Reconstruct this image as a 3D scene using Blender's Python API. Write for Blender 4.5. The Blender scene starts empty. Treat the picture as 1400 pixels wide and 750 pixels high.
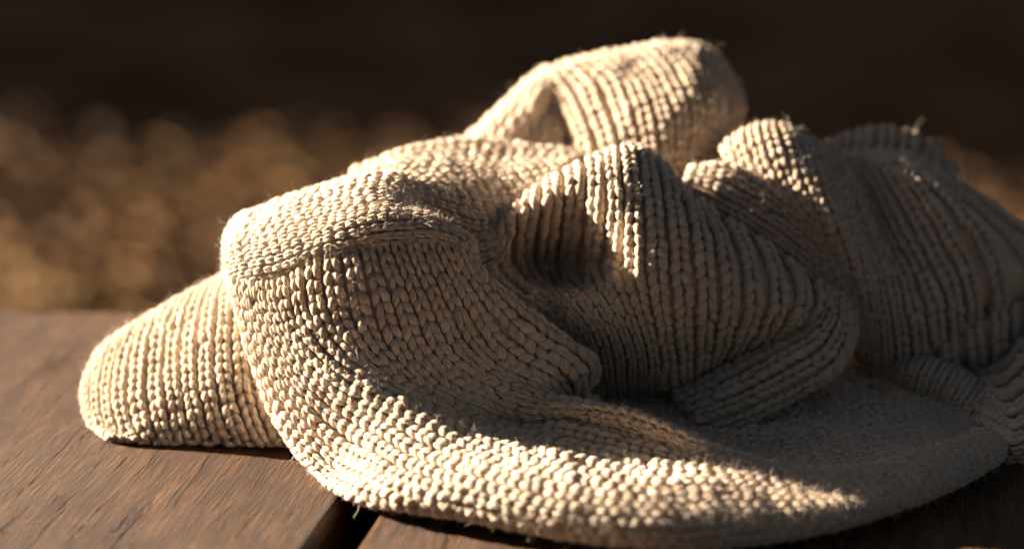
import bpy, math, random
import numpy as np
from mathutils import Vector, Matrix

rng = np.random.default_rng(7)
random.seed(7)
sc = bpy.context.scene
col = sc.collection
CLAY = False            # True: forms only, no stitches

# ------------------------------------------------------------------ camera
CAM_H, CAM_Y, PITCH, FPX = 0.30, -0.74, math.radians(17.0), 3293.0
cam_d = bpy.data.cameras.new("camera")
cam = bpy.data.objects.new("camera", cam_d); col.objects.link(cam)
cam.location = (0, CAM_Y, CAM_H)
cam.rotation_euler = (math.pi / 2 - PITCH, 0, 0)
cam_d.sensor_width = 36.0
cam_d.lens = 36.0 * FPX / 1400.0
cam_d.clip_start, cam_d.clip_end = 0.02, 500
cam_d.dof.use_dof = True
cam_d.dof.focus_distance = 0.805
cam_d.dof.aperture_fstop = 4.0
sc.camera = cam

# ------------------------------------------------------------------ light
SUN_EL, SUN_AZ = math.radians(18.2), math.radians(21.5)      # azimuth: degrees behind the pure left
sun_vec = Vector((-math.cos(SUN_EL) * math.cos(SUN_AZ), math.cos(SUN_EL) * math.sin(SUN_AZ), math.sin(SUN_EL)))
w = bpy.data.worlds.new("World"); sc.world = w; w.use_nodes = True
nt = w.node_tree
bg = nt.nodes["Background"]
sky = nt.nodes.new("ShaderNodeTexSky"); sky.sky_type = 'NISHITA'; sky.sun_disc = False
sky.sun_elevation = SUN_EL
sky.sun_rotation = math.atan2(sun_vec.x, sun_vec.y)
sky.air_density = 1.0; sky.dust_density = 3.0
tint = nt.nodes.new("ShaderNodeMix"); tint.data_type = 'RGBA'; tint.blend_type = 'MULTIPLY'
tint.inputs[0].default_value = 1.0; tint.inputs[7].default_value = (1.0, 0.87, 0.77, 1)      # camera white balance for the shade
nt.links.new(sky.outputs[0], tint.inputs[6]); nt.links.new(tint.outputs[2], bg.inputs[0]); bg.inputs[1].default_value = 0.0080
sd = bpy.data.lights.new("sun", 'SUN'); sd.energy = 5.0; sd.angle = math.radians(0.55); sd.color = (1.0, 0.84, 0.645)
so = bpy.data.objects.new("sun", sd); col.objects.link(so)
so.rotation_euler = sun_vec.to_track_quat('Z', 'Y').to_euler()
sc.view_settings.view_transform = 'Standard'; sc.view_settings.look = 'None'
sc.view_settings.exposure = 2.9; sc.view_settings.gamma = 1.0; sc.view_settings.use_curve_mapping = False
sc.cycles.use_denoising = True
sc.cycles.max_bounces = 6; sc.cycles.diffuse_bounces = 4

# ------------------------------------------------------------------ helpers
cp, sp = math.cos(PITCH), math.sin(PITCH)
def ray(px, py):
    x = (px - 700.0) / FPX; y = (375.0 - py) / FPX
    return np.array((x, cp + y * sp, -sp + y * cp))
def P(t):
    """(px, py, Y cm) or (px, py, None, z cm) -> point in metres."""
    if t[0] == "w": return np.array(t[1:]) / 100.0
    d = ray(t[0], t[1])
    if len(t) == 4:
        k = (t[3] / 100.0 - CAM_H) / d[2]
    else:
        k = (t[2] / 100.0 - CAM_Y) / d[1]
    p = np.array((0, CAM_Y, CAM_H)) + d * k
    return p
def Z(px, py, z): return (px, py, None, z)

def mat(name):
    m = bpy.data.materials.new(name); m.use_nodes = True
    return m, m.node_tree, m.node_tree.nodes["Principled BSDF"]

# ------------------------------------------------------------------ wool materials
def wool(name, base, dark, ply=True):
    m, nt, b = mat(name)
    N, L = nt.nodes, nt.links
    tc = N.new("ShaderNodeTexCoord")
    n1 = N.new("ShaderNodeTexNoise"); n1.inputs["Scale"].default_value = 260; n1.inputs["Detail"].default_value = 4
    L.new(tc.outputs["Object"], n1.inputs["Vector"])
    rmp = N.new("ShaderNodeMix"); rmp.data_type = 'RGBA'
    rmp.inputs[6].default_value = (*dark, 1); rmp.inputs[7].default_value = (*base, 1)
    L.new(n1.outputs["Fac"], rmp.inputs[0])
    L.new(rmp.outputs[2], b.inputs["Base Color"])
    b.inputs["Roughness"].default_value = 0.85
    b.inputs["Specular IOR Level"].default_value = 0.15
    b.inputs["Sheen Weight"].default_value = 0.7
    b.inputs["Sheen Roughness"].default_value = 0.45
    b.inputs["Sheen Tint"].default_value = (1, 0.9, 0.75, 1)
    b.inputs["Subsurface Weight"].default_value = 0.4
    b.inputs["Subsurface Radius"].default_value = (1.0, 0.55, 0.3)
    b.inputs["Subsurface Scale"].default_value = 0.0016
    if not ply: b.inputs["Subsurface Weight"].default_value = 0.0
    if ply:
        uv = N.new("ShaderNodeUVMap"); uv.uv_map = "UVMap"
        sx = N.new("ShaderNodeSeparateXYZ"); L.new(uv.outputs[0], sx.inputs[0])
        a = N.new("ShaderNodeMath"); a.operation = 'MULTIPLY'; a.inputs[1].default_value = 3 * 2 * math.pi
        L.new(sx.outputs[0], a.inputs[0])
        c = N.new("ShaderNodeMath"); c.operation = 'MULTIPLY_ADD'; c.inputs[1].default_value = 11.0
        L.new(sx.outputs[1], c.inputs[0]); L.new(a.outputs[0], c.inputs[2])
        s = N.new("ShaderNodeMath"); s.operation = 'SINE'; L.new(c.outputs[0], s.inputs[0])
        fl = N.new("ShaderNodeMath"); fl.operation = 'FLOOR'; L.new(sx.outputs[1], fl.inputs[0])
        wn = N.new("ShaderNodeTexWhiteNoise"); wn.noise_dimensions = '1D'; L.new(fl.outputs[0], wn.inputs["W"])
        vr = N.new("ShaderNodeMath"); vr.operation = 'MULTIPLY_ADD'; vr.inputs[1].default_value = 0.55; vr.inputs[2].default_value = -0.27
        L.new(wn.outputs["Value"], vr.inputs[0])
        fs = N.new("ShaderNodeMath"); fs.operation = 'ADD'; fs.use_clamp = True
        L.new(n1.outputs["Fac"], fs.inputs[0]); L.new(vr.outputs[0], fs.inputs[1]); L.new(fs.outputs[0], rmp.inputs[0])
        s2 = N.new("ShaderNodeMath"); s2.operation = 'ABSOLUTE'
        h = N.new("ShaderNodeMath"); h.operation = 'MULTIPLY'; h.inputs[1].default_value = 0.5; L.new(c.outputs[0], h.inputs[0])
        L.new(h.outputs[0], s.inputs[0]); L.new(s.outputs[0], s2.inputs[0])
        n2 = N.new("ShaderNodeTexNoise"); n2.inputs["Scale"].default_value = 1.0; n2.inputs["Detail"].default_value = 3
        fx = N.new("ShaderNodeMath"); fx.operation = 'MULTIPLY'; fx.inputs[1].default_value = 1.9
        L.new(c.outputs[0], fx.inputs[0])
        fy = N.new("ShaderNodeMath"); fy.operation = 'MULTIPLY'; fy.inputs[1].default_value = 5.0
        L.new(sx.outputs[1], fy.inputs[0])
        fc = N.new("ShaderNodeCombineXYZ"); L.new(fx.outputs[0], fc.inputs[0]); L.new(fy.outputs[0], fc.inputs[1])
        L.new(fc.outputs[0], n2.inputs["Vector"])
        ad = N.new("ShaderNodeMath"); ad.operation = 'MULTIPLY_ADD'; ad.inputs[1].default_value = 1.3
        L.new(n2.outputs["Fac"], ad.inputs[0]); L.new(s2.outputs[0], ad.inputs[2])
        bp = N.new("ShaderNodeBump"); bp.inputs["Strength"].default_value = 1.0; bp.inputs["Distance"].default_value = 0.0012
        L.new(ad.outputs[0], bp.inputs["Height"]); L.new(bp.outputs[0], b.inputs["Normal"])
    return m
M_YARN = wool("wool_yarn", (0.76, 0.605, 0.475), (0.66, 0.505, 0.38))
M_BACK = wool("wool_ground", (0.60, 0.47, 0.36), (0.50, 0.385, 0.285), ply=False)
M_FUZZ, nt_, b_ = mat("wool_fibre")
b_.inputs["Base Color"].default_value = (0.78, 0.67, 0.55, 1); b_.inputs["Roughness"].default_value = 0.5
b_.inputs["Transmission Weight"].default_value = 0.0

# ------------------------------------------------------------------ knit fabric from guide wales
def catmull(pts, n):
    """pts (k, ..., 3) -> (n, ..., 3), uniform index parameter."""
    k = len(pts)
    ext = np.concatenate([[2 * pts[0] - pts[1]], pts, [2 * pts[-1] - pts[-2]]])
    t = np.linspace(0, k - 1, n); i = np.minimum(t.astype(int), k - 2); f = t - i
    f = f.reshape((-1,) + (1,) * (pts.ndim - 1))
    a, b, c, d = ext[i], ext[i + 1], ext[i + 2], ext[i + 3]
    return 0.5 * (2 * b + (c - a) * f + (2 * a - 5 * b + 4 * c - d) * f ** 2 + (3 * b - a - 3 * c + d) * f ** 3)

def smooth_grid(G, it):
    for _ in range(it):
        H = G.copy()
        H[1:-1] = 0.5 * G[1:-1] + 0.25 * (G[:-2] + G[2:])
        K = H.copy()
        K[:, 1:-1] = 0.5 * H[:, 1:-1] + 0.25 * (H[:, :-2] + H[:, 2:])
        G = K
    return G

def soft_noise(A, amp):
    x, y, z = A[..., 0], A[..., 1], A[..., 2]
    return amp * (np.sin(x * 190 + y * 120 + 1.3) + np.sin(y * 230 - z * 170 + 0.4) + np.sin(z * 260 + x * 90 + 2.2) + 0.6 * np.sin(x * 420 - z * 310)) / 2.0

CAMP = np.array((0, CAM_Y, CAM_H))
class MB:
    def __init__(s): s.v = []; s.f = []; s.uv = []; s.m = []; s.n = 0
    def add(s, v, f, uv, m):
        s.v.append(v.reshape(-1, 3)); s.f.append(f.reshape(-1, f.shape[-1]) + s.n); s.n += v.size // 3
        s.uv.append(uv.reshape(-1, 2)); s.m.append(np.full(f.size // f.shape[-1], m))
    def build(s, name, mats, parent):
        V = np.concatenate(s.v); UV = np.concatenate(s.uv)
        loops = np.concatenate([f.ravel() for f in s.f])
        tot = np.concatenate([np.full(len(f), f.shape[1]) for f in s.f])
        me = bpy.data.meshes.new(name)
        me.vertices.add(len(V)); me.vertices.foreach_set("co", V.ravel().astype(np.float32))
        me.loops.add(len(loops)); me.loops.foreach_set("vertex_index", loops.astype(np.int32))
        me.polygons.add(len(tot))
        st = np.concatenate([[0], np.cumsum(tot)[:-1]])
        me.polygons.foreach_set("loop_start", st.astype(np.int32))
        me.polygons.foreach_set("material_index", np.concatenate(s.m).astype(np.int32))
        me.polygons.foreach_set("use_smooth", np.ones(len(tot), bool))
        uvl = me.uv_layers.new(name="UVMap")
        uvl.data.foreach_set("uv", UV[loops].ravel().astype(np.float32))
        me.update(calc_edges=True); me.validate()
        for m in mats: me.materials.append(m)
        o = bpy.data.objects.new(name, me); col.objects.link(o)
        if parent is not None: o.parent = parent
        return o

def grid_faces(a, b):
    i = np.arange(a - 1)[:, None] * b + np.arange(b - 1)[None]
    return np.stack([i, i + 1, i + b + 1, i + b], -1).reshape(-1, 4)

NR, NS = 7, 9           # rings along a stitch leg, sides round it
_t = np.linspace(0, 1, NR)
_ang = np.linspace(-math.pi / 2, 1.5 * math.pi, NS + 1)      # the last ring vertex doubles the first, for a clean UV seam underneath

def knit(name, guides, wales, parent, row=0.0046, yarn=0.00135, flip=False, smooth=6, down=False, fuzz=1.0, rib=1.0, wmax=0.0085, spread=1.0, wob=0.0007, stitches=True, open_v=0.095, thin=0.93):
    """One piece of knitted fabric. guides: wale lines (lists of P tuples, equal length), ordered across the fabric."""
    G = np.array([[P(t) for t in g] for g in guides])            # (guide, point, 3)
    nu = 160; nv = wales * 6 + 1
    A = catmull(G, nv)                                           # across
    A = catmull(A.swapaxes(0, 1), nu).swapaxes(0, 1)             # along -> (nv, nu, 3)
    A = smooth_grid(A, smooth)
    A = A + soft_noise(A, wob)[..., None] * np.array((0.3, -0.6, 0.7))
    A[..., 2] = np.maximum(A[..., 2], 0.0018)
    du = np.gradient(A, axis=1); dv = np.gradient(A, axis=0)
    Nn = np.cross(du, dv); Nn /= np.linalg.norm(Nn, axis=-1, keepdims=True) + 1e-12
    view = CAMP - A
    if (Nn * view).sum() < 0: Nn = -Nn
    if flip: Nn = -Nn
    mb = MB()
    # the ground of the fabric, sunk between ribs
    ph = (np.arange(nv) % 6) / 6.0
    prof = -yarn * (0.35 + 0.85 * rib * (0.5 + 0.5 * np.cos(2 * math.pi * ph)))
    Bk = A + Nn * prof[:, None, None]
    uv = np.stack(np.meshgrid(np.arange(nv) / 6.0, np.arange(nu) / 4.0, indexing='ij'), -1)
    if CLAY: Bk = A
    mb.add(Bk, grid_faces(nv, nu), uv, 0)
    if stitches and not CLAY:
        cw = np.arange(wales) * 6 + 3
        Vs, roots, rn, ks = [], [], [], []
        for j, c in enumerate(cw):
            cur = A[c]; seg = np.linalg.norm(np.diff(cur, axis=0), axis=1)
            s = np.concatenate([[0], np.cumsum(seg)]); tot = s[-1]
            n = max(2, int(tot / row))
            pos = (np.arange(n) + 0.5 + 0.0 * (j % 2)) * tot / n
            pos = pos + rng.normal(0, row * 0.08, n) + row * 0.18 * np.sin(pos * 61 + j * 0.7 + rng.uniform(0, 1))
            wid = np.linalg.norm(A[c + 3] - A[c - 3], axis=1)
            def at(arr, q): return np.stack([np.interp(q, s, arr[:, k]) for k in range(3)], -1)
            hh = tot / n
            for side in (-1, 1):
                k = -1.0 if down else 1.0
                al = (-0.56 + 1.30 * _t) * hh * k               # along the wale
                q = np.clip(pos[:, None] + al[None], 0, tot)
                q = q + rng.normal(0, row * 0.04, (n, 1))
                C = at(cur, q.ravel()).reshape(n, NR, 3)
                Nq = at(Nn[c], q.ravel()).reshape(n, NR, 3); Nq /= np.linalg.norm(Nq, axis=-1, keepdims=True) + 1e-9
                T = np.gradient(C, axis=1); T /= np.linalg.norm(T, axis=-1, keepdims=True) + 1e-9
                B = np.cross(T, Nq); B /= np.linalg.norm(B, axis=-1, keepdims=True) + 1e-9
                W = np.minimum(np.interp(pos, s, wid), wmax)[:, None, None]
                jit = 1 + rng.normal(0, 0.10, (n, 1, 1))
                lat = spread * (open_v + (0.315 - open_v) * _t ** 0.9 - 0.05 * np.clip(_t - 0.75, 0, 1))[None, :, None] * W * side * jit
                ht = (yarn * (-0.70 + 1.30 * np.sin(math.pi * np.clip(_t * 0.92 + 0.04, 0, 1)) ** 0.8))[None, :, None] * (1 + rng.normal(0, 0.12, (n, 1, 1)))
                path = C + B * lat + Nq * ht
                T2 = np.gradient(path, axis=1); T2 /= np.linalg.norm(T2, axis=-1, keepdims=True) + 1e-9
                X = np.cross(T2, Nq); X /= np.linalg.norm(X, axis=-1, keepdims=True) + 1e-9
                Y = np.cross(X, T2)
                rr = yarn * thin * np.array([0.58, 0.90, 1.05, 1.10, 1.05, 0.90, 0.58])[None, :, None, None]
                rr = rr * np.clip(W[..., None] / (5.0 * yarn), 0.6, 1.4) * (1 + rng.normal(0, 0.09, (n, 1, 1, 1)))
                ca = np.cos(_ang)[None, None, :, None]; sa = np.sin(_ang)[None, None, :, None]
                kk = rng.integers(0, 400, (n, 1, 1)); ks.append(kk)
                lobe = np.abs(np.sin(3 * math.pi * (np.arange(NS + 1) / NS)[None, None] + 5.5 * (_t[None, :, None] + kk)))
                rr = rr * (0.87 + 0.22 * lobe)[..., None]
                ring = path[:, :, None] + rr * (X[:, :, None] * ca + Y[:, :, None] * sa)
                Vs.append(ring)
                top = path[:, 1:6] + Nq[:, 1:6] * yarn * 0.8
                roots.append(top.reshape(-1, 3)); rn.append(Nq[:, 1:6].reshape(-1, 3))
        V = np.concatenate(Vs); V[..., 2] = np.maximum(V[..., 2], 0.0006)
        ns = len(V)
        f = []
        for r in range(NR - 1):
            for k in range(NS):
                m = NS + 1
                f.append((r * m + k, r * m + k + 1, (r + 1) * m + k + 1, (r + 1) * m + k))
        f = np.array(f)
        F = (f[None] + (np.arange(ns) * NR * (NS + 1))[:, None, None]).reshape(-1, 4)
        uu = np.broadcast_to((np.arange(NS + 1) / NS)[None, None, :], (ns, NR, NS + 1))
        vv = np.broadcast_to(_t[None, :, None], (ns, NR, NS + 1)) + np.concatenate(ks) * 1.0
        mb.add(V, F, np.stack([uu, vv], -1), 1)
        # stray fibres
        R = np.concatenate(roots); Q = np.concatenate(rn)
        nf = int(len(R) * 1.15 * fuzz)
        if nf:
            idx = rng.integers(0, len(R), nf)
            r0 = R[idx]; d = Q[idx] + rng.normal(0, 0.75, (nf, 3)); d /= np.linalg.norm(d, axis=1, keepdims=True)
            ln = np.minimum(0.0008 + rng.exponential(0.0011, nf), 0.0042)[:, None]
            bend = rng.normal(0, 0.6, (nf, 3))
            rings = []
            fr = rng.uniform(0.000028, 0.000050, nf)[:, None]
            sidev = np.cross(d, rng.normal(0, 1, (nf, 3))); sidev /= np.linalg.norm(sidev, axis=1, keepdims=True) + 1e-9
            up2 = np.cross(d, sidev)
            tw = rng.uniform(2.5, 6.0, nf)[:, None]
            for t in (0, 0.33, 0.66, 1.0):
                c = r0 - d * 0.0006 + d * ln * t * (1 - 0.3 * t) + bend * ln * 0.6 * t * t + (sidev * np.sin(tw * t) + up2 * (np.cos(tw * t) - 1)) * ln * 0.22
                rad = fr * (1 - 0.55 * t)
                rings.append(np.stack([c + sidev * rad, c - 0.5 * sidev * rad + 0.87 * up2 * rad, c - 0.5 * sidev * rad - 0.87 * up2 * rad], 1))
            FV = np.stack(rings, 1)                               # nf,4,3,3
            FV[..., 2] = np.maximum(FV[..., 2], 0.0004)
            ff = np.array([(r * 3 + k, r * 3 + (k + 1) % 3, (r + 1) * 3 + (k + 1) % 3, (r + 1) * 3 + k) for r in range(3) for k in range(3)])
            FF = (ff[None] + (np.arange(nf) * 12)[:, None, None]).reshape(-1, 4)
            mb.add(FV, FF, np.zeros((nf * 12, 2)), 2)
    o = mb.build(name, [M_BACK, M_YARN, M_FUZZ], parent)
    return o

# ------------------------------------------------------------------ ground
def ground_material():
    m, nt, b = mat("forest_soil"); N, L = nt.nodes, nt.links
    tc = N.new("ShaderNodeTexCoord")
    n = N.new("ShaderNodeTexNoise"); n.inputs["Scale"].default_value = 3.0; n.inputs["Detail"].default_value = 8
    L.new(tc.outputs["Object"], n.inputs["Vector"])
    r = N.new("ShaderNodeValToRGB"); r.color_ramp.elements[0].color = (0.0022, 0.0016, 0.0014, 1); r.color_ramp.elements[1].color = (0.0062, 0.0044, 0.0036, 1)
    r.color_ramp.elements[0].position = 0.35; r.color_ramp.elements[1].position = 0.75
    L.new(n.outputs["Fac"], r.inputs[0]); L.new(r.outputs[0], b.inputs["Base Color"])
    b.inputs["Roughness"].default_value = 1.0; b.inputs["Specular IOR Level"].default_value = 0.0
    return m
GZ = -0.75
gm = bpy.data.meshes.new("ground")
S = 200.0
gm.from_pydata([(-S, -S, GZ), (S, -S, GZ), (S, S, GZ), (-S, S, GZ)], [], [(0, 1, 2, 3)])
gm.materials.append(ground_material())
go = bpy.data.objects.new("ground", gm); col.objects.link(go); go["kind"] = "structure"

def leaf_material():
    m, nt, b = mat("dry_leaf"); N, L = nt.nodes, nt.links
    a = N.new("ShaderNodeUVMap"); a.uv_map = "UVMap"
    sx = N.new("ShaderNodeSeparateXYZ"); L.new(a.outputs[0], sx.inputs[0])
    r = N.new("ShaderNodeValToRGB"); cr = r.color_ramp
    cr.elements[0].color = (0.030, 0.016, 0.009, 1); cr.elements[1].color = (0.29, 0.18, 0.085, 1)
    e = cr.elements.new(0.35); e.color = (0.095, 0.048, 0.022, 1)
    e = cr.elements.new(0.6); e.color = (0.23, 0.12, 0.047, 1)
    e = cr.elements.new(0.8); e.color = (0.165, 0.11, 0.042, 1)
    L.new(sx.outputs[0], r.inputs[0]); L.new(r.outputs[0], b.inputs["Base Color"])
    b.inputs["Roughness"].default_value = 0.8; b.inputs["Specular IOR Level"].default_value = 0.15
    return m
def leaf_litter():
    out = [(0, 0), (.18, .22), (.42, .30), (.72, .20), (1, 0), (.72, -.20), (.42, -.30), (.18, -.22)]
    mb = MB(); n = 0
    Vl, Ul = [], []
    for _ in range(56000):
        y = random.uniform(1.9, 4.6); x = random.uniform(-2.2, 2.3) * (y + 0.9) / 4.2
        edge = 2.98 + 0.12 * math.sin(x * 5.1 + 1) + 0.08 * math.sin(x * 11) - 0.3 * max(0, min(1, (x - 0.05) / 0.5))
        if y > edge + 0.65 - abs(random.gauss(0, 0.75)): continue
        s = random.choice((0.02, 0.03, 0.035, 0.045, 0.055)); a = random.uniform(0, 6.283)
        tx, ty = random.gauss(0, .35), random.gauss(0, .35); cu = random.uniform(-.4, .9)
        c = max(0, min(1, 0.5 + 0.24 * math.sin(x * 4.3 + y * 2.1) * math.sin(y * 5.2 - x * 1.7) + random.gauss(0, 0.17) - 0.28 * max(0, y - edge + 0.5)))
        if random.random() < 0.22 + 0.22 * math.sin(x * 6.1 + 2) * math.sin(y * 4.1 + x * 2): continue
        for (lx, ly) in [(0.5, 0.0)] + out:
            X, Y = (lx - .5) * s, ly * s
            zz = GZ + 0.012 + random.uniform(0, .004) + abs(X * tx) + abs(Y * ty) + cu * abs(ly) * s + 0.012 * (n % 3)
            Vl.append((x + X * math.cos(a) - Y * math.sin(a), y + X * math.sin(a) + Y * math.cos(a), zz)); Ul.append((c, 0.5))
        n += 1
    f = np.array([(0, k + 1, (k + 1) % 8 + 1) for k in range(8)])
    F = (f[None] + (np.arange(n) * 9)[:, None, None]).reshape(-1, 3)
    mb.add(np.array(Vl), F, np.array(Ul), 0)
    o = mb.build("leaf_litter", [leaf_material()], None)
    o["kind"] = "stuff"; o["label"] = "sunlit brown fallen leaves on the ground behind the table"; o["category"] = "fallen leaves"
leaf_litter()

# ------------------------------------------------------------------ table
def wood_material():
    m, nt, b = mat("stained_wood"); N, L = nt.nodes, nt.links
    tc = N.new("ShaderNodeTexCoord")
    oi = N.new("ShaderNodeObjectInfo")
    ad = N.new("ShaderNodeVectorMath"); ad.operation = 'ADD'
    sc_ = N.new("ShaderNodeVectorMath"); sc_.operation = 'SCALE'; sc_.inputs[3].default_value = 7.3
    cx = N.new("ShaderNodeCombineXYZ"); L.new(oi.outputs["Random"], cx.inputs[1]); L.new(oi.outputs["Random"], cx.inputs[0])
    L.new(cx.outputs[0], sc_.inputs[0]); L.new(tc.outputs["Object"], ad.inputs[0]); L.new(sc_.outputs[0], ad.inputs[1])
    def noise(scale, vec, det=6, rough=.55):
        mp = N.new("ShaderNodeMapping"); mp.inputs["Scale"].default_value = vec; L.new(ad.outputs[0], mp.inputs["Vector"])
        n = N.new("ShaderNodeTexNoise"); n.inputs["Scale"].default_value = scale; n.inputs["Detail"].default_value = det; n.inputs["Roughness"].default_value = rough
        L.new(mp.outputs[0], n.inputs["Vector"]); return n
    g1 = noise(1.0, (150, 12, 60), 6, .65); g2 = noise(1.0, (1100, 45, 300), 6, .75); g3 = noise(1.0, (28, 9, 20), 5, .6); g4 = noise(1.0, (230, 13, 100), 4, .55)
    r = N.new("ShaderNodeValToRGB"); cr = r.color_ramp
    cr.elements[0].position = .43; cr.elements[0].color = (0.014, 0.0068, 0.004, 1)
    cr.elements[1].position = .655; cr.elements[1].color = (0.150, 0.070, 0.025, 1)
    e = cr.elements.new(.54); e.color = (0.043, 0.0165, 0.0062, 1)
    mx = N.new("ShaderNodeMath"); mx.operation = 'MULTIPLY_ADD'; mx.inputs[1].default_value = .6
    L.new(g2.outputs["Fac"], mx.inputs[0])
    mm = N.new("ShaderNodeMath"); mm.operation = 'MULTIPLY_ADD'; mm.inputs[1].default_value = .28; L.new(g1.outputs["Fac"], mm.inputs[0])
    m3 = N.new("ShaderNodeMath"); m3.operation = 'MULTIPLY'; m3.inputs[1].default_value = .22; L.new(g3.outputs["Fac"], m3.inputs[0])
    L.new(m3.outputs[0], mm.inputs[2]); L.new(mm.outputs[0], mx.inputs[2])
    L.new(mx.outputs[0], r.inputs[0])
    # narrow drying cracks along the grain
    ck = N.new("ShaderNodeValToRGB"); ck.color_ramp.elements[0].position = .60; ck.color_ramp.elements[0].color = (1, 1, 1, 1)
    ck.color_ramp.elements[1].position = .63; ck.color_ramp.elements[1].color = (0, 0, 0, 1)
    L.new(g4.outputs["Fac"], ck.inputs[0])
    L.new(r.outputs[0], b.inputs["Base Color"])
    b.inputs["Roughness"].default_value = .42; b.inputs["Specular IOR Level"].default_value = .28
    hs = N.new("ShaderNodeMath"); hs.operation = 'MULTIPLY_ADD'; hs.inputs[1].default_value = 1.6
    L.new(ck.outputs[0], hs.inputs[0]); L.new(mx.outputs[0], hs.inputs[2])
    bp = N.new("ShaderNodeBump"); bp.inputs["Strength"].default_value = 1.0; bp.inputs["Distance"].default_value = .0030
    L.new(hs.outputs[0], bp.inputs["Height"]); L.new(bp.outputs[0], b.inputs["Normal"])
    return m
M_WOOD = wood_material()
table = bpy.data.objects.new("wooden_table", None); col.objects.link(table)
table["label"] = "worn brown stained plank table under the knitted sweater"; table["category"] = "table"
PA = math.radians(11.6)
dirv = np.array((math.sin(PA), math.cos(PA))); perp = np.array((math.cos(PA), -math.sin(PA)))
PW, GAP, TH, EDGE = 0.172, 0.0125, 0.042, 0.186
# point in the middle of the gap seen at the bottom of the picture
g0 = P(Z(473, 718, 0))[:2]
def plank(k):
    a0, a1 = {-1: (-0.258, -GAP / 2), 0: (GAP / 2, 0.232), 1: (0.2445, 0.41)}[k]
    sec = []
    rr = 0.005
    for (cx_, cz_, s0) in ((a0 + rr, -rr, 180), (a1 - rr, -rr, 90)):
        for q in range(5):
            t = math.radians(s0 - q * 22.5); sec.append((cx_ + rr * math.cos(t), cz_ + rr * math.sin(t)))
    sec += [(a1, -TH), (a0, -TH)]
    # local frame: x across the plank, y along it
    o_y = []
    verts, faces = [], []
    ny = 16
    for i in range(ny + 1):
        for (x, z) in sec:
            p0 = g0 + perp * x
            s_end = (EDGE + 0.0015 * (k % 3) - p0[1]) / dirv[1]        # the end is sawn parallel to the table edge
            s = -0.75 + (s_end + 0.75) * i / ny
            wob = 0.0006 * math.sin(s * 23 + k * 2.1 + x * 9)
            e = 0.0
            verts.append((x, s - e * (1 + z / .006 if z > -.006 else 0), z + (wob if z > -0.01 else 0) - (0.002 if e else 0)))
    n = len(sec)
    for i in range(ny):
        for j in range(n):
            j2 = (j + 1) % n
            faces.append((i * n + j, i * n + j2, (i + 1) * n + j2, (i + 1) * n + j))
    faces.append(tuple(range(n))); faces.append(tuple(reversed(range(ny * n, ny * n + n))))
    me = bpy.data.meshes.new("plank"); me.from_pydata(verts, [], faces)
    for p in me.polygons: p.use_smooth = True
    me.set_sharp_from_angle(angle=math.radians(32))
    me.materials.append(M_WOOD)
    o = bpy.data.objects.new("plank", me); col.objects.link(o); o.parent = table
    o.location = (g0[0], g0[1], 0); o.rotation_euler = (0, 0, -PA)
for k in range(-1, 2): plank(k)
def beam(name, lo, hi):
    v = [(x, y, z) for x in (lo[0], hi[0]) for y in (lo[1], hi[1]) for z in (lo[2], hi[2])]
    f = [(0, 1, 3, 2), (4, 6, 7, 5), (0, 4, 5, 1), (2, 3, 7, 6), (0, 2, 6, 4), (1, 5, 7, 3)]
    me = bpy.data.meshes.new(name); me.from_pydata(v, [], f); me.materials.append(M_WOOD)
    o = bpy.data.objects.new(name, me); col.objects.link(o); o.parent = table
for y in (0.07, -0.5):
    beam("cross_rail", (-0.30, y, -0.13), (0.42, y + 0.045, -TH - 0.001))
for x in (-0.27, 0.34):
    for y in (0.02, -0.55): beam("leg", (x, y, GZ), (x + 0.07, y + 0.049, -TH - 0.002))

# ------------------------------------------------------------------ sweater
sw = bpy.data.objects.new("knitted_sweater", None); col.objects.link(sw)
sw["label"] = "crumpled cream chunky rib knit sweater lying on the wooden table"; sw["category"] = "sweater"

knit("sleeve", [
    [(195,500,11.5),(185,478,9.8),(165,492,9.0),(152,530,8.0),(155,570,6.5),(165,596,5.0),(180,602,4.6),(200,598,4.8)],
    [(170,500,11.9),(155,470,10.0),(132,487,8.8),(115,528,7.4),(119,568,6.0),(133,594,5.0),(150,606,4.2),(175,602,4.6)],
    [(200,497,12.4),(188,449,10.3),(172,458,8.2),(156,500,6.9),(152,550,5.5),(162,588,4.5),(178,607,4.0),(205,602,4.6)],
    [(280,490,13),(268,411,11),(252,410,8.8),(238,442,7.3),(230,510,5.5),(236,570,4.3),(252,608,3.9),(280,602,4.5)],
    [(350,480,13.5),(340,373,11),(326,372,8.8),(312,412,6.8),(308,495,4.9),(320,570,3.9),(342,609,3.8),(370,602,4.5)],
    [(430,470,14),(415,345,11),(398,338,9),(385,390,6.8),(385,485,4.9),(402,565,3.8),(430,612,3.7),(455,602,4.5)],
], 17, sw, row=0.0036, yarn=.0013, rib=.8)

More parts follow.
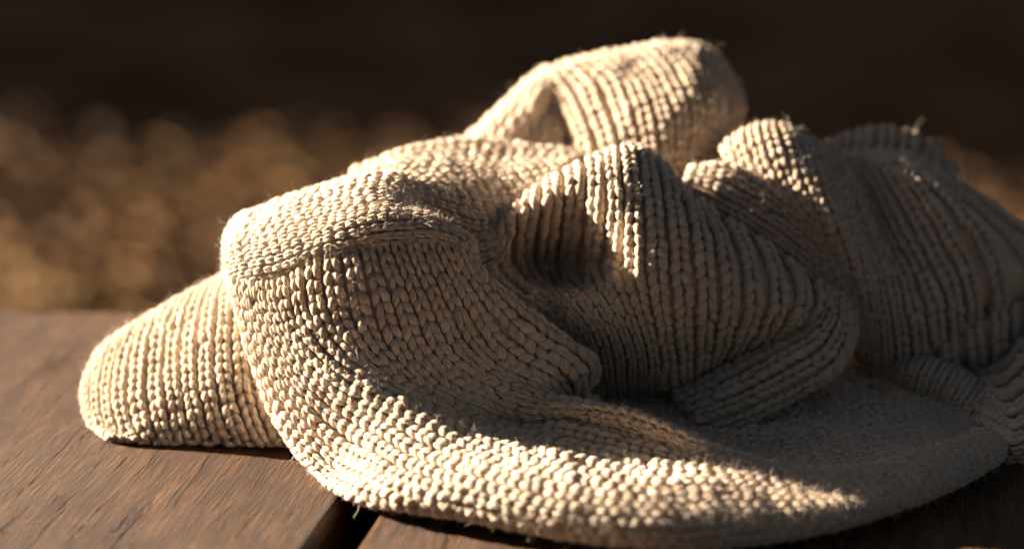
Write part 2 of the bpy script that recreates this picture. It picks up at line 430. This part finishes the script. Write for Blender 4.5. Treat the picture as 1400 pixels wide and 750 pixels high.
knit("front_panel", [
    [(354,404,8),(350,430,6.5),(362,470,6.3),(380,530,6.0),Z(410,570,.2),Z(450,612,.2),Z(520,650,.2),Z(640,680,.2),Z(760,705,.2),Z(880,728,.2),Z(1000,730,.2),Z(1136,708,.2),Z(1272,665,.2),Z(1350,622,.2)],
    [(322,362,6.5),(318,388,5.0),(332,440,4.4),(350,500,3.8),(380,570,3.1),Z(425,638,.4),Z(490,681,.45),Z(600,698,.45),Z(750,727,.45),Z(890,745,.45),Z(1000,743,.45),Z(1136,721,.45),Z(1272,678,.45),Z(1365,630,.5)],
    [(336,366,5.9),(332,392,4.4),(345,440,3.8),(370,500,2.9),(410,565,1.9),(460,622,.6),Z(545,662,1.2),Z(650,687,1.2),Z(775,713,1.2),Z(900,727,1.2),Z(1000,720,1.0),Z(1136,706,.85),Z(1272,665,.8),Z(1372,620,.7)],
    [(356,364,5.6),(352,390,4.1),(362,430,3.5),(385,475,2.8),(430,530,1.6),(500,580,.3),Z(590,630,1.9),Z(690,662,1.9),Z(790,687,1.8),Z(900,698,1.6),Z(1000,696,1.35),Z(1136,691,1.05),Z(1272,653,.95),Z(1374,612,.85)],
    [(394,351,5.2),(390,377,3.7),(395,430,3.0),(425,475,2.2),(480,520,1.2),(550,560,.2),(640,608,-1.2),Z(735,645,1.9),Z(815,664,1.8),Z(900,674,1.72),Z(1000,670,1.5),Z(1136,677,1.08),Z(1272,642,1.05),Z(1372,605,.92)],
    [(438,327,4.85),(440,353,3.35),(452,430,2.5),(490,490,1.7),(545,530,1.2),(610,565,.9),(690,595,.7),(770,618,-.6),(835,634,-1.4),(910,645,-2.4),Z(1000,648,1.6),Z(1136,664,1.12),Z(1272,632,1.1),Z(1366,599,.95)],
    [(499,317,4.7),(501,343,3.2),(522,425,2.35),(545,480,1.9),(585,525,1.7),(640,555,1.6),(710,578,1.9),(778,574,1.5),(845,588,.2),(920,610,-1.1),Z(1000,632,1.65),Z(1136,654,1.12),Z(1272,623,1.1),Z(1357,595,.95)],
    [(548,310,4.6),(550,336,3.1),(588,428,2.55),(612,475,2.3),(645,510,2.3),(690,535,2.2),(740,549,1.7),(778,551,1.0),(850,561,.2),(925,588,-1.0),Z(1000,622,1.5),Z(1136,648,1.0),Z(1272,617,1.0),Z(1345,593,.85)],
    [(595,309,4.8),(597,335,3.3),(637,415,3.0),(665,462,2.9),(700,495,2.9),(735,512,2.7),(762,532,2.8),Z(782,556,1.2),Z(850,578,.8),Z(930,605,.6),Z(1010,635,.4),Z(1136,648,.2),Z(1272,610,.2),Z(1335,585,.2)],
    [(638,326,5.1),(640,352,3.6),(690,400,3.6),(735,440,3.7),(775,470,3.7),(803,486,3.4),(814,502,3.3),(806,521,3.6),(785,534,4.4),Z(800,548,.6),Z(820,560,.4),Z(830,562,.3),Z(840,565,.3),Z(850,566,.3)],
    [(648,336,6.5),(650,362,5.0),(682,415,5.0),(726,454,5.2),(768,484,5.2),(795,502,5.2),(803,512,5.3),(800,526,5.5),(795,540,5.7),Z(818,545,.6),Z(825,550,.5),Z(832,552,.4),Z(840,555,.4),Z(850,556,.4)],
], 24, sw, row=.0042, yarn=.0013, wmax=.0088, rib=.9)

knit("shoulder_panel", [
    [(338,430,6.4),(325,404,5.0),(390,381,4.0),(440,358,3.75),(494,346,3.6),(550,339,3.5),(597,340,3.7),(640,358,4.0)],
    [(330,420,6.6),(318,385,5.0),(385,364,3.75),(438,343,3.4),(490,331,3.2),(550,322,3.15),(605,325,3.3),(645,347,3.7)],
    [(326,400,7.2),(312,360,5.4),(380,340,4.1),(440,318,3.7),(490,303,3.5),(530,296,3.5),(590,300,3.8),(640,325,4.2)],
    [(325,385,8.0),(311,340,6.2),(375,318,4.9),(440,297,4.5),(490,285,4.2),(525,280,4.2),(560,288,4.8),(600,310,5.5)],
    [(330,360,9.5),(313,320,7.4),(370,298,6.4),(430,277,6),(480,262,5.8),(515,257,5.6),(550,265,6),(600,290,6.8)],
    [(345,340,11),(325,305,9),(370,285,8.6),(430,262,8.2),(480,248,8),(520,243,7.5),(560,250,7.5),(620,275,7.8)],
    [(365,345,12.5),(345,315,11),(390,295,11),(440,270,11),(490,250,11),(530,240,10.5),(580,247,10),(640,270,9.5)],
], 14, sw, yarn=.0013, row=.0038, rib=1.1)

knit("upper_back", [
    [(540,330,6.5),(590,345,6.5),(630,365,6.4),(655,375,6.3),(680,360,6.5),(700,320,7)],
    [(535,300,6.2),(580,310,6.2),(620,325,6.2),(650,335,6.4),(680,320,6.9),(705,290,7.6)],
    [(530,270,6.3),(575,275,6.3),(620,287,6.6),(655,297,7),(690,290,7.6),(730,270,8.3)],
    [(525,250,7.2),(570,250,7.2),(620,258,7.5),(665,265,8),(705,258,8.6),(750,245,9.2)],
    [(500,245,8.5),(560,236,8.8),(620,235,9.2),(680,234,9.8),(730,228,10.2),(780,222,10.8)],
    [(490,240,10),(550,222,10.5),(620,212,11.2),(690,215,11.6),(740,217,11.8),(790,220,12.0)],
    [(480,238,12),(550,212,12.5),(620,195,13.2),(690,197,13.6),(740,204,13.4),(790,211,13.4)],
    [(500,270,15),(560,240,16),(630,215,17),(700,222,16),(750,228,15.5),(800,235,15.5)],
], 19, sw, row=.0040, fuzz=.8)

knit("collar_lining", [
    [(650,225,17.5),(635,205,15),(660,208,14.7),(700,215,15),(740,215,15.5),(800,225,16)],
    [(655,210,18),(640,190,15.5),(682,192,14.3),(710,195,14.6),(755,200,14.6),(810,210,17)],
    [(690,185,19),(670,162,16.3),(706,168,14.9),(730,172,15.2),(770,180,15.2),(820,190,18)],
    [(720,158,19.5),(700,134,16.9),(729,145,15.5),(748,150,16.0),(780,160,16.0),(830,170,18.5)],
    [(750,130,20),(728,105,17.5),(749,118,16.2),(765,125,17.0),(790,140,17.3),(840,150,18.5)],
    [(770,115,20.5),(748,90,18),(765,95,17.3),(790,105,18),(820,115,18.5),(850,125,18.5)],
], 9, sw, row=.0040, fuzz=.6)

knit("collar", [
    [(765,130,20),(755,105,18.5),(775,140,17.5),(790,180,16.5),(800,215,15.5),(800,240,14.5)],
    [(755,120,20),(745,98,17.5),(765,130,16),(785,170,14.5),(797,205,13.5),(800,235,13)],
    [(800,110,20),(790,84,17.3),(830,115,15.3),(850,160,13.7),(860,205,12.7),(855,240,12.3)],
    [(855,95,20.5),(850,71,17.5),(885,105,15.3),(905,150,13.5),(912,200,12.5),(905,240,12.1)],
    [(910,88,21),(905,61,17.7),(940,95,15.5),(955,145,13.7),(952,200,12.9),(930,250,12.5)],
    [(955,92,21),(950,63,18),(980,95,16.3),(990,145,14.7),(980,195,13.9),(945,250,13.5)],
    [(985,115,21.5),(980,82,19.5),(1008,120,18.5),(1014,160,17.5),(1000,205,16.5),(970,250,15.5)],
], 13, sw, rib=1.2, row=.0038, fuzz=.5, open_v=.115, thin=.88)

knit("middle_fold", [
    [(690,335,9.5),(675,328,8.5),(655,342,7.6),(645,368,7.0),(655,402,6.4),(695,432,5.9),(735,458,5.7),(760,487,5.7),(785,520,6.3),(790,543,7.7),(800,549,8.2)],
    [(700,310,9),(690,300,7.6),(672,325,7.0),(665,355,6.6),(680,385,6.2),(720,410,5.8),(760,430,5.5),(780,460,5.3),(800,500,5.8),(800,540,7.4),(805,548,8.2)],
    [(725,285,9.5),(728,262,8),(722,285,6.8),(712,325,7.8),(715,365,8.8),(735,395,7.8),(770,415,5.2),(800,450,4.9),(815,500,5.6),(820,540,7.4),(825,549,8.1)],
    [(775,250,10),(772,238,8.2),(775,262,6.6),(772,310,7.6),(765,360,9.2),(775,395,7.9),(800,412,4.9),(830,450,4.6),(842,500,5.4),(845,538,7.4),(850,548,8.2)],
    [(825,225,10.3),(822,212,8.4),(822,240,6.5),(825,300,5.8),(822,350,6.8),(822,385,6.3),(838,415,4.7),(860,455,4.4),(870,500,5.3),(870,533,7.2),(875,545,8.2)],
    [(860,215,10.3),(858,200,8.5),(862,230,6.6),(866,290,5.3),(868,340,4.7),(868,380,4.5),(876,420,4.3),(888,455,4.3),(895,500,5.2),(895,528,7.0),(900,539,8.2)],
    [(900,235,10.3),(895,215,8.8),(905,245,7),(915,300,5.5),(920,345,4.8),(922,385,4.4),(925,420,4.3),(928,455,4.5),(930,485,5),(930,515,5.8),(935,519,7.8)],
    [(950,285,10),(940,265,8.6),(955,290,7),(968,325,5.8),(975,360,5.1),(978,395,4.8),(978,420,4.7),(975,445,4.9),(972,470,5.4),(965,500,6.4),(970,504,8.4)],
    [(1010,325,9.5),(1005,312,8.2),(1015,330,7.2),(1025,355,6.2),(1032,380,5.6),(1035,405,5.2),(1032,425,5.2),(1025,445,5.4),(1015,465,6),(1000,490,7),(1005,494,9)],
    [(1080,370,9.5),(1075,355,8.3),(1082,370,7.4),(1090,388,6.6),(1092,405,6.1),(1090,420,5.9),(1082,435,5.9),(1070,450,6.2),(1055,463,6.8),(1035,480,7.6),(1040,484,9.6)],
    [(1150,430,9),(1145,410,8),(1142,412,7.5),(1140,418,7.1),(1135,426,6.9),(1128,433,6.8),(1115,443,6.9),(1100,453,7.2),(1085,463,7.7),(1060,478,8.3),(1065,482,10.3)],
], 17, sw, rib=1.1, row=.0038, open_v=.115, thin=.88)

knit("under_fold", [
    [(915,540,6.6),(975,508,6.4),(1030,480,6.5),(1080,460,6.6),(1115,435,6.7),(1125,405,7.2)],
    [(930,556,5.6),(1000,526,5.3),(1052,496,5.4),(1100,470,5.7),(1133,435,6.2),(1140,400,7.4)],
    [(948,573,4.8),(1020,546,4.5),(1084,514,4.7),(1130,484,5.2),(1150,444,6.2),(1150,400,7.6)],
    [(960,598,4.2),(1020,574,4.3),(1084,542,4.6),(1134,512,5.2),(1156,476,6.2),(1160,425,7.8)],
    [(970,590,5),(1030,565,5.3),(1095,530,6),(1140,500,7),(1165,465,8),(1168,430,9)],
], 5, sw, row=.0038, open_v=.115, thin=.88)

knit("side_fold", [
    [(925,262,10),(970,300,9.3),(1020,330,8.7),(1080,370,8.3),(1130,410,7.9),(1150,450,7.9)],
    [(930,250,10.1),(975,275,9.5),(1030,305,9.1),(1090,345,8.7),(1140,395,8.3),(1165,440,8.1)],
    [(935,240,10.3),(985,248,9.7),(1040,275,9.3),(1098,320,8.9),(1145,375,8.5),(1170,430,8.3)],
    [(942,233,10.7),(990,228,10.3),(1045,250,9.8),(1105,300,9.3),(1152,360,8.9),(1175,420,8.6)],
    [(955,245,12.5),(1000,235,12.5),(1055,255,12),(1115,305,11.3),(1160,365,10.5),(1185,425,10)],
], 6, sw, row=.0038, open_v=.115, thin=.88)

knit("back_panel", [
    [(995,215,14),(985,205,12.5),(990,215,11.4),(1005,240,10.8),(1030,265,10.4),(1060,300,10.2),(1090,340,10),(1120,390,9.8),(1120,398,11.8)],
    [(1025,195,14),(1018,180,12.2),(1020,195,11),(1035,230,10.2),(1060,265,9.8),(1090,300,9.6),(1120,350,9.4),(1150,420,9.2),(1150,428,11.2)],
    [(1065,190,14),(1058,171,12.2),(1062,190,10.8),(1075,230,9.8),(1100,275,9.3),(1125,320,9),(1150,380,8.8),(1168,460,8.8),(1168,468,10.8)],
    [(1110,205,14),(1098,183,12.2),(1108,205,11),(1120,250,9.5),(1140,295,8.8),(1160,345,8.4),(1180,410,8.4),(1190,485,8.6),(1190,493,10.6)],
    [(1140,225,14),(1128,208,12.2),(1140,230,11.2),(1160,280,10),(1178,325,9.2),(1195,370,8.6),(1210,430,8.2),(1215,490,8.6),(1215,498,10.6)],
    [(1165,235,14),(1150,215,12.5),(1170,245,12.1),(1195,295,11.3),(1215,340,10.2),(1235,385,9.1),(1250,430,8.2),(1255,480,8.8),(1255,488,10.8)],
    [(1190,225,14.5),(1175,210,13),(1210,235,12),(1240,280,10.8),(1265,325,9.8),(1285,365,9),(1298,405,8.5),(1305,450,9),(1305,458,11)],
    [(1230,225,15),(1215,212,13.5),(1250,235,12.0),(1290,275,10.6),(1320,315,9.7),(1340,350,9.6),(1350,385,9.2),(1352,420,9.6),(1352,428,11.6)],
    [(1262,235,16),(1245,214,14.3),(1300,248,13.6),(1350,285,12.8),(1390,315,12),(1420,340,11.4),(1440,365,11),(1450,395,11.2),(1450,403,13.2)],
    [(1262,240,18),(1262,222,16.5),(1315,258,16),(1365,295,15.4),(1405,325,14.8),(1440,350,14.2),(1470,375,14),(1480,400,14),(1480,408,16)],
], 17, sw, row=.0037, rib=1.1, fuzz=.5, open_v=.115, thin=.88)

knit("neckband", [
    [(x + 8, y + 60, 19), (x + 4, y + 20, 17.5), (x, y, 15.8), (x - 4, y + 14, 14.8), (x - 8, y + 45, 14.4), (x - 10, y + 80, 14.4)]
    for x, y in ((1115, 215), (1130, 197), (1160, 186), (1200, 178), (1240, 182), (1280, 205), (1312, 250))
], 8, sw, rib=.9, yarn=.0014, row=.0036, fuzz=.2)

knit("lower_panel", [
    [(1190,440,11),(1195,470,10),(1205,490,9.7),(1220,512,10.3)],
    [(1260,420,11),(1268,455,9.3),(1270,488,9.1),(1275,515,10.2)],
    [(1320,400,11.3),(1330,440,9.3),(1335,482,9.1),(1335,518,10.1)],
    [(1370,385,11.8),(1382,420,10.1),(1382,465,9.9),(1372,512,10.5)],
    [(1385,385,13.5),(1395,420,12.5),(1395,470,12.1),(1385,510,10.8)],
], 7, sw, fuzz=.3, row=.0038, open_v=.115, thin=.88)

knit("second_sleeve", [
    [(1195,500,11),(1190,494,10.4),(1195,503,9.6),(1205,512,9.6)],
    [(1265,500,10),(1255,488,9),(1245,505,7.8),(1240,532,8.0)],
    [(1325,525,9.5),(1315,507,8.2),(1300,530,6.7),(1290,558,6.6)],
    [(1368,560,8),(1362,542,7),(1345,565,5.3),(1330,585,4.9)],
    [(1392,600,5),(1384,588,4.6),(1372,598,3.9),(1362,608,3.4)],
], 13, sw, row=0.0028, yarn=0.0008, fuzz=.2)

knit("lining", [
    [Z(780,522,.25),Z(900,522,.25),Z(1040,522,.4),Z(1120,495,.45),Z(1190,470,.45),Z(1260,515,.5),Z(1330,575,.5),Z(1362,600,.5)],
    [Z(780,560,.3),Z(910,580,.3),Z(1045,590,.5),Z(1120,565,.5),Z(1190,545,.5),Z(1265,560,.5),Z(1335,585,.5),Z(1362,602,.5)],
    [Z(790,580,.3),Z(920,605,.3),Z(1050,622,.45),Z(1128,620,.5),Z(1200,605,.5),Z(1275,592,.5),Z(1340,594,.5),Z(1360,602,.5)],
    [Z(800,590,.3),Z(940,630,.4),Z(1060,645,.95),Z(1136,652,1.0),Z(1210,642,.95),Z(1285,620,.9),Z(1345,602,.7),Z(1360,604,.6)],
], 15, sw, row=0.0036, yarn=0.00115, rib=1.2, fuzz=.15)

knit("hem", [
    [Z(1345,612,.2),Z(1385,630,.25),Z(1420,622,.25),Z(1460,605,.25),Z(1500,590,.25)],
    [Z(1345,590,.7),Z(1385,605,1.0),Z(1420,592,1.2),Z(1460,570,1.2),Z(1500,550,1.2)],
    [Z(1340,555,.7),Z(1382,565,1.1),Z(1415,540,1.6),Z(1455,512,1.9),Z(1500,488,2.0)],
    [Z(1335,520,.7),Z(1372,515,1.2),Z(1405,480,2.0),Z(1450,447,2.5),Z(1500,422,2.7)],
    [(1345,500,11.0),(1375,478,11.4),(1402,445,11.3),(1445,420,11),(1500,400,11)],
], 9, sw, row=0.004, yarn=0.0012, rib=1.5, fuzz=.3)

# added mound under the visible folds, stops sun leaking through gaps in the pile
mound = []
for X, h in ((-9, 2.5), (-7, 4), (-4, 5.6), (0, 6.2), (4, 6.6), (8, 6.0), (12, 4.6), (16, 4.0), (20, 3.6), (24, 3.2)):
    y0 = 8.6 + max(0, X - 5) * 0.22
    mound.append([("w", X, y0, .4), ("w", X, y0 + 1.3, .55 * h), ("w", X, y0 + 3.2, h), ("w", X, y0 + 5.5, .85 * h), ("w", X, y0 + 8.5, .3), ("w", X, y0 + 9, .2)])
knit("inner_light_block", mound, 34, sw, stitches=False)
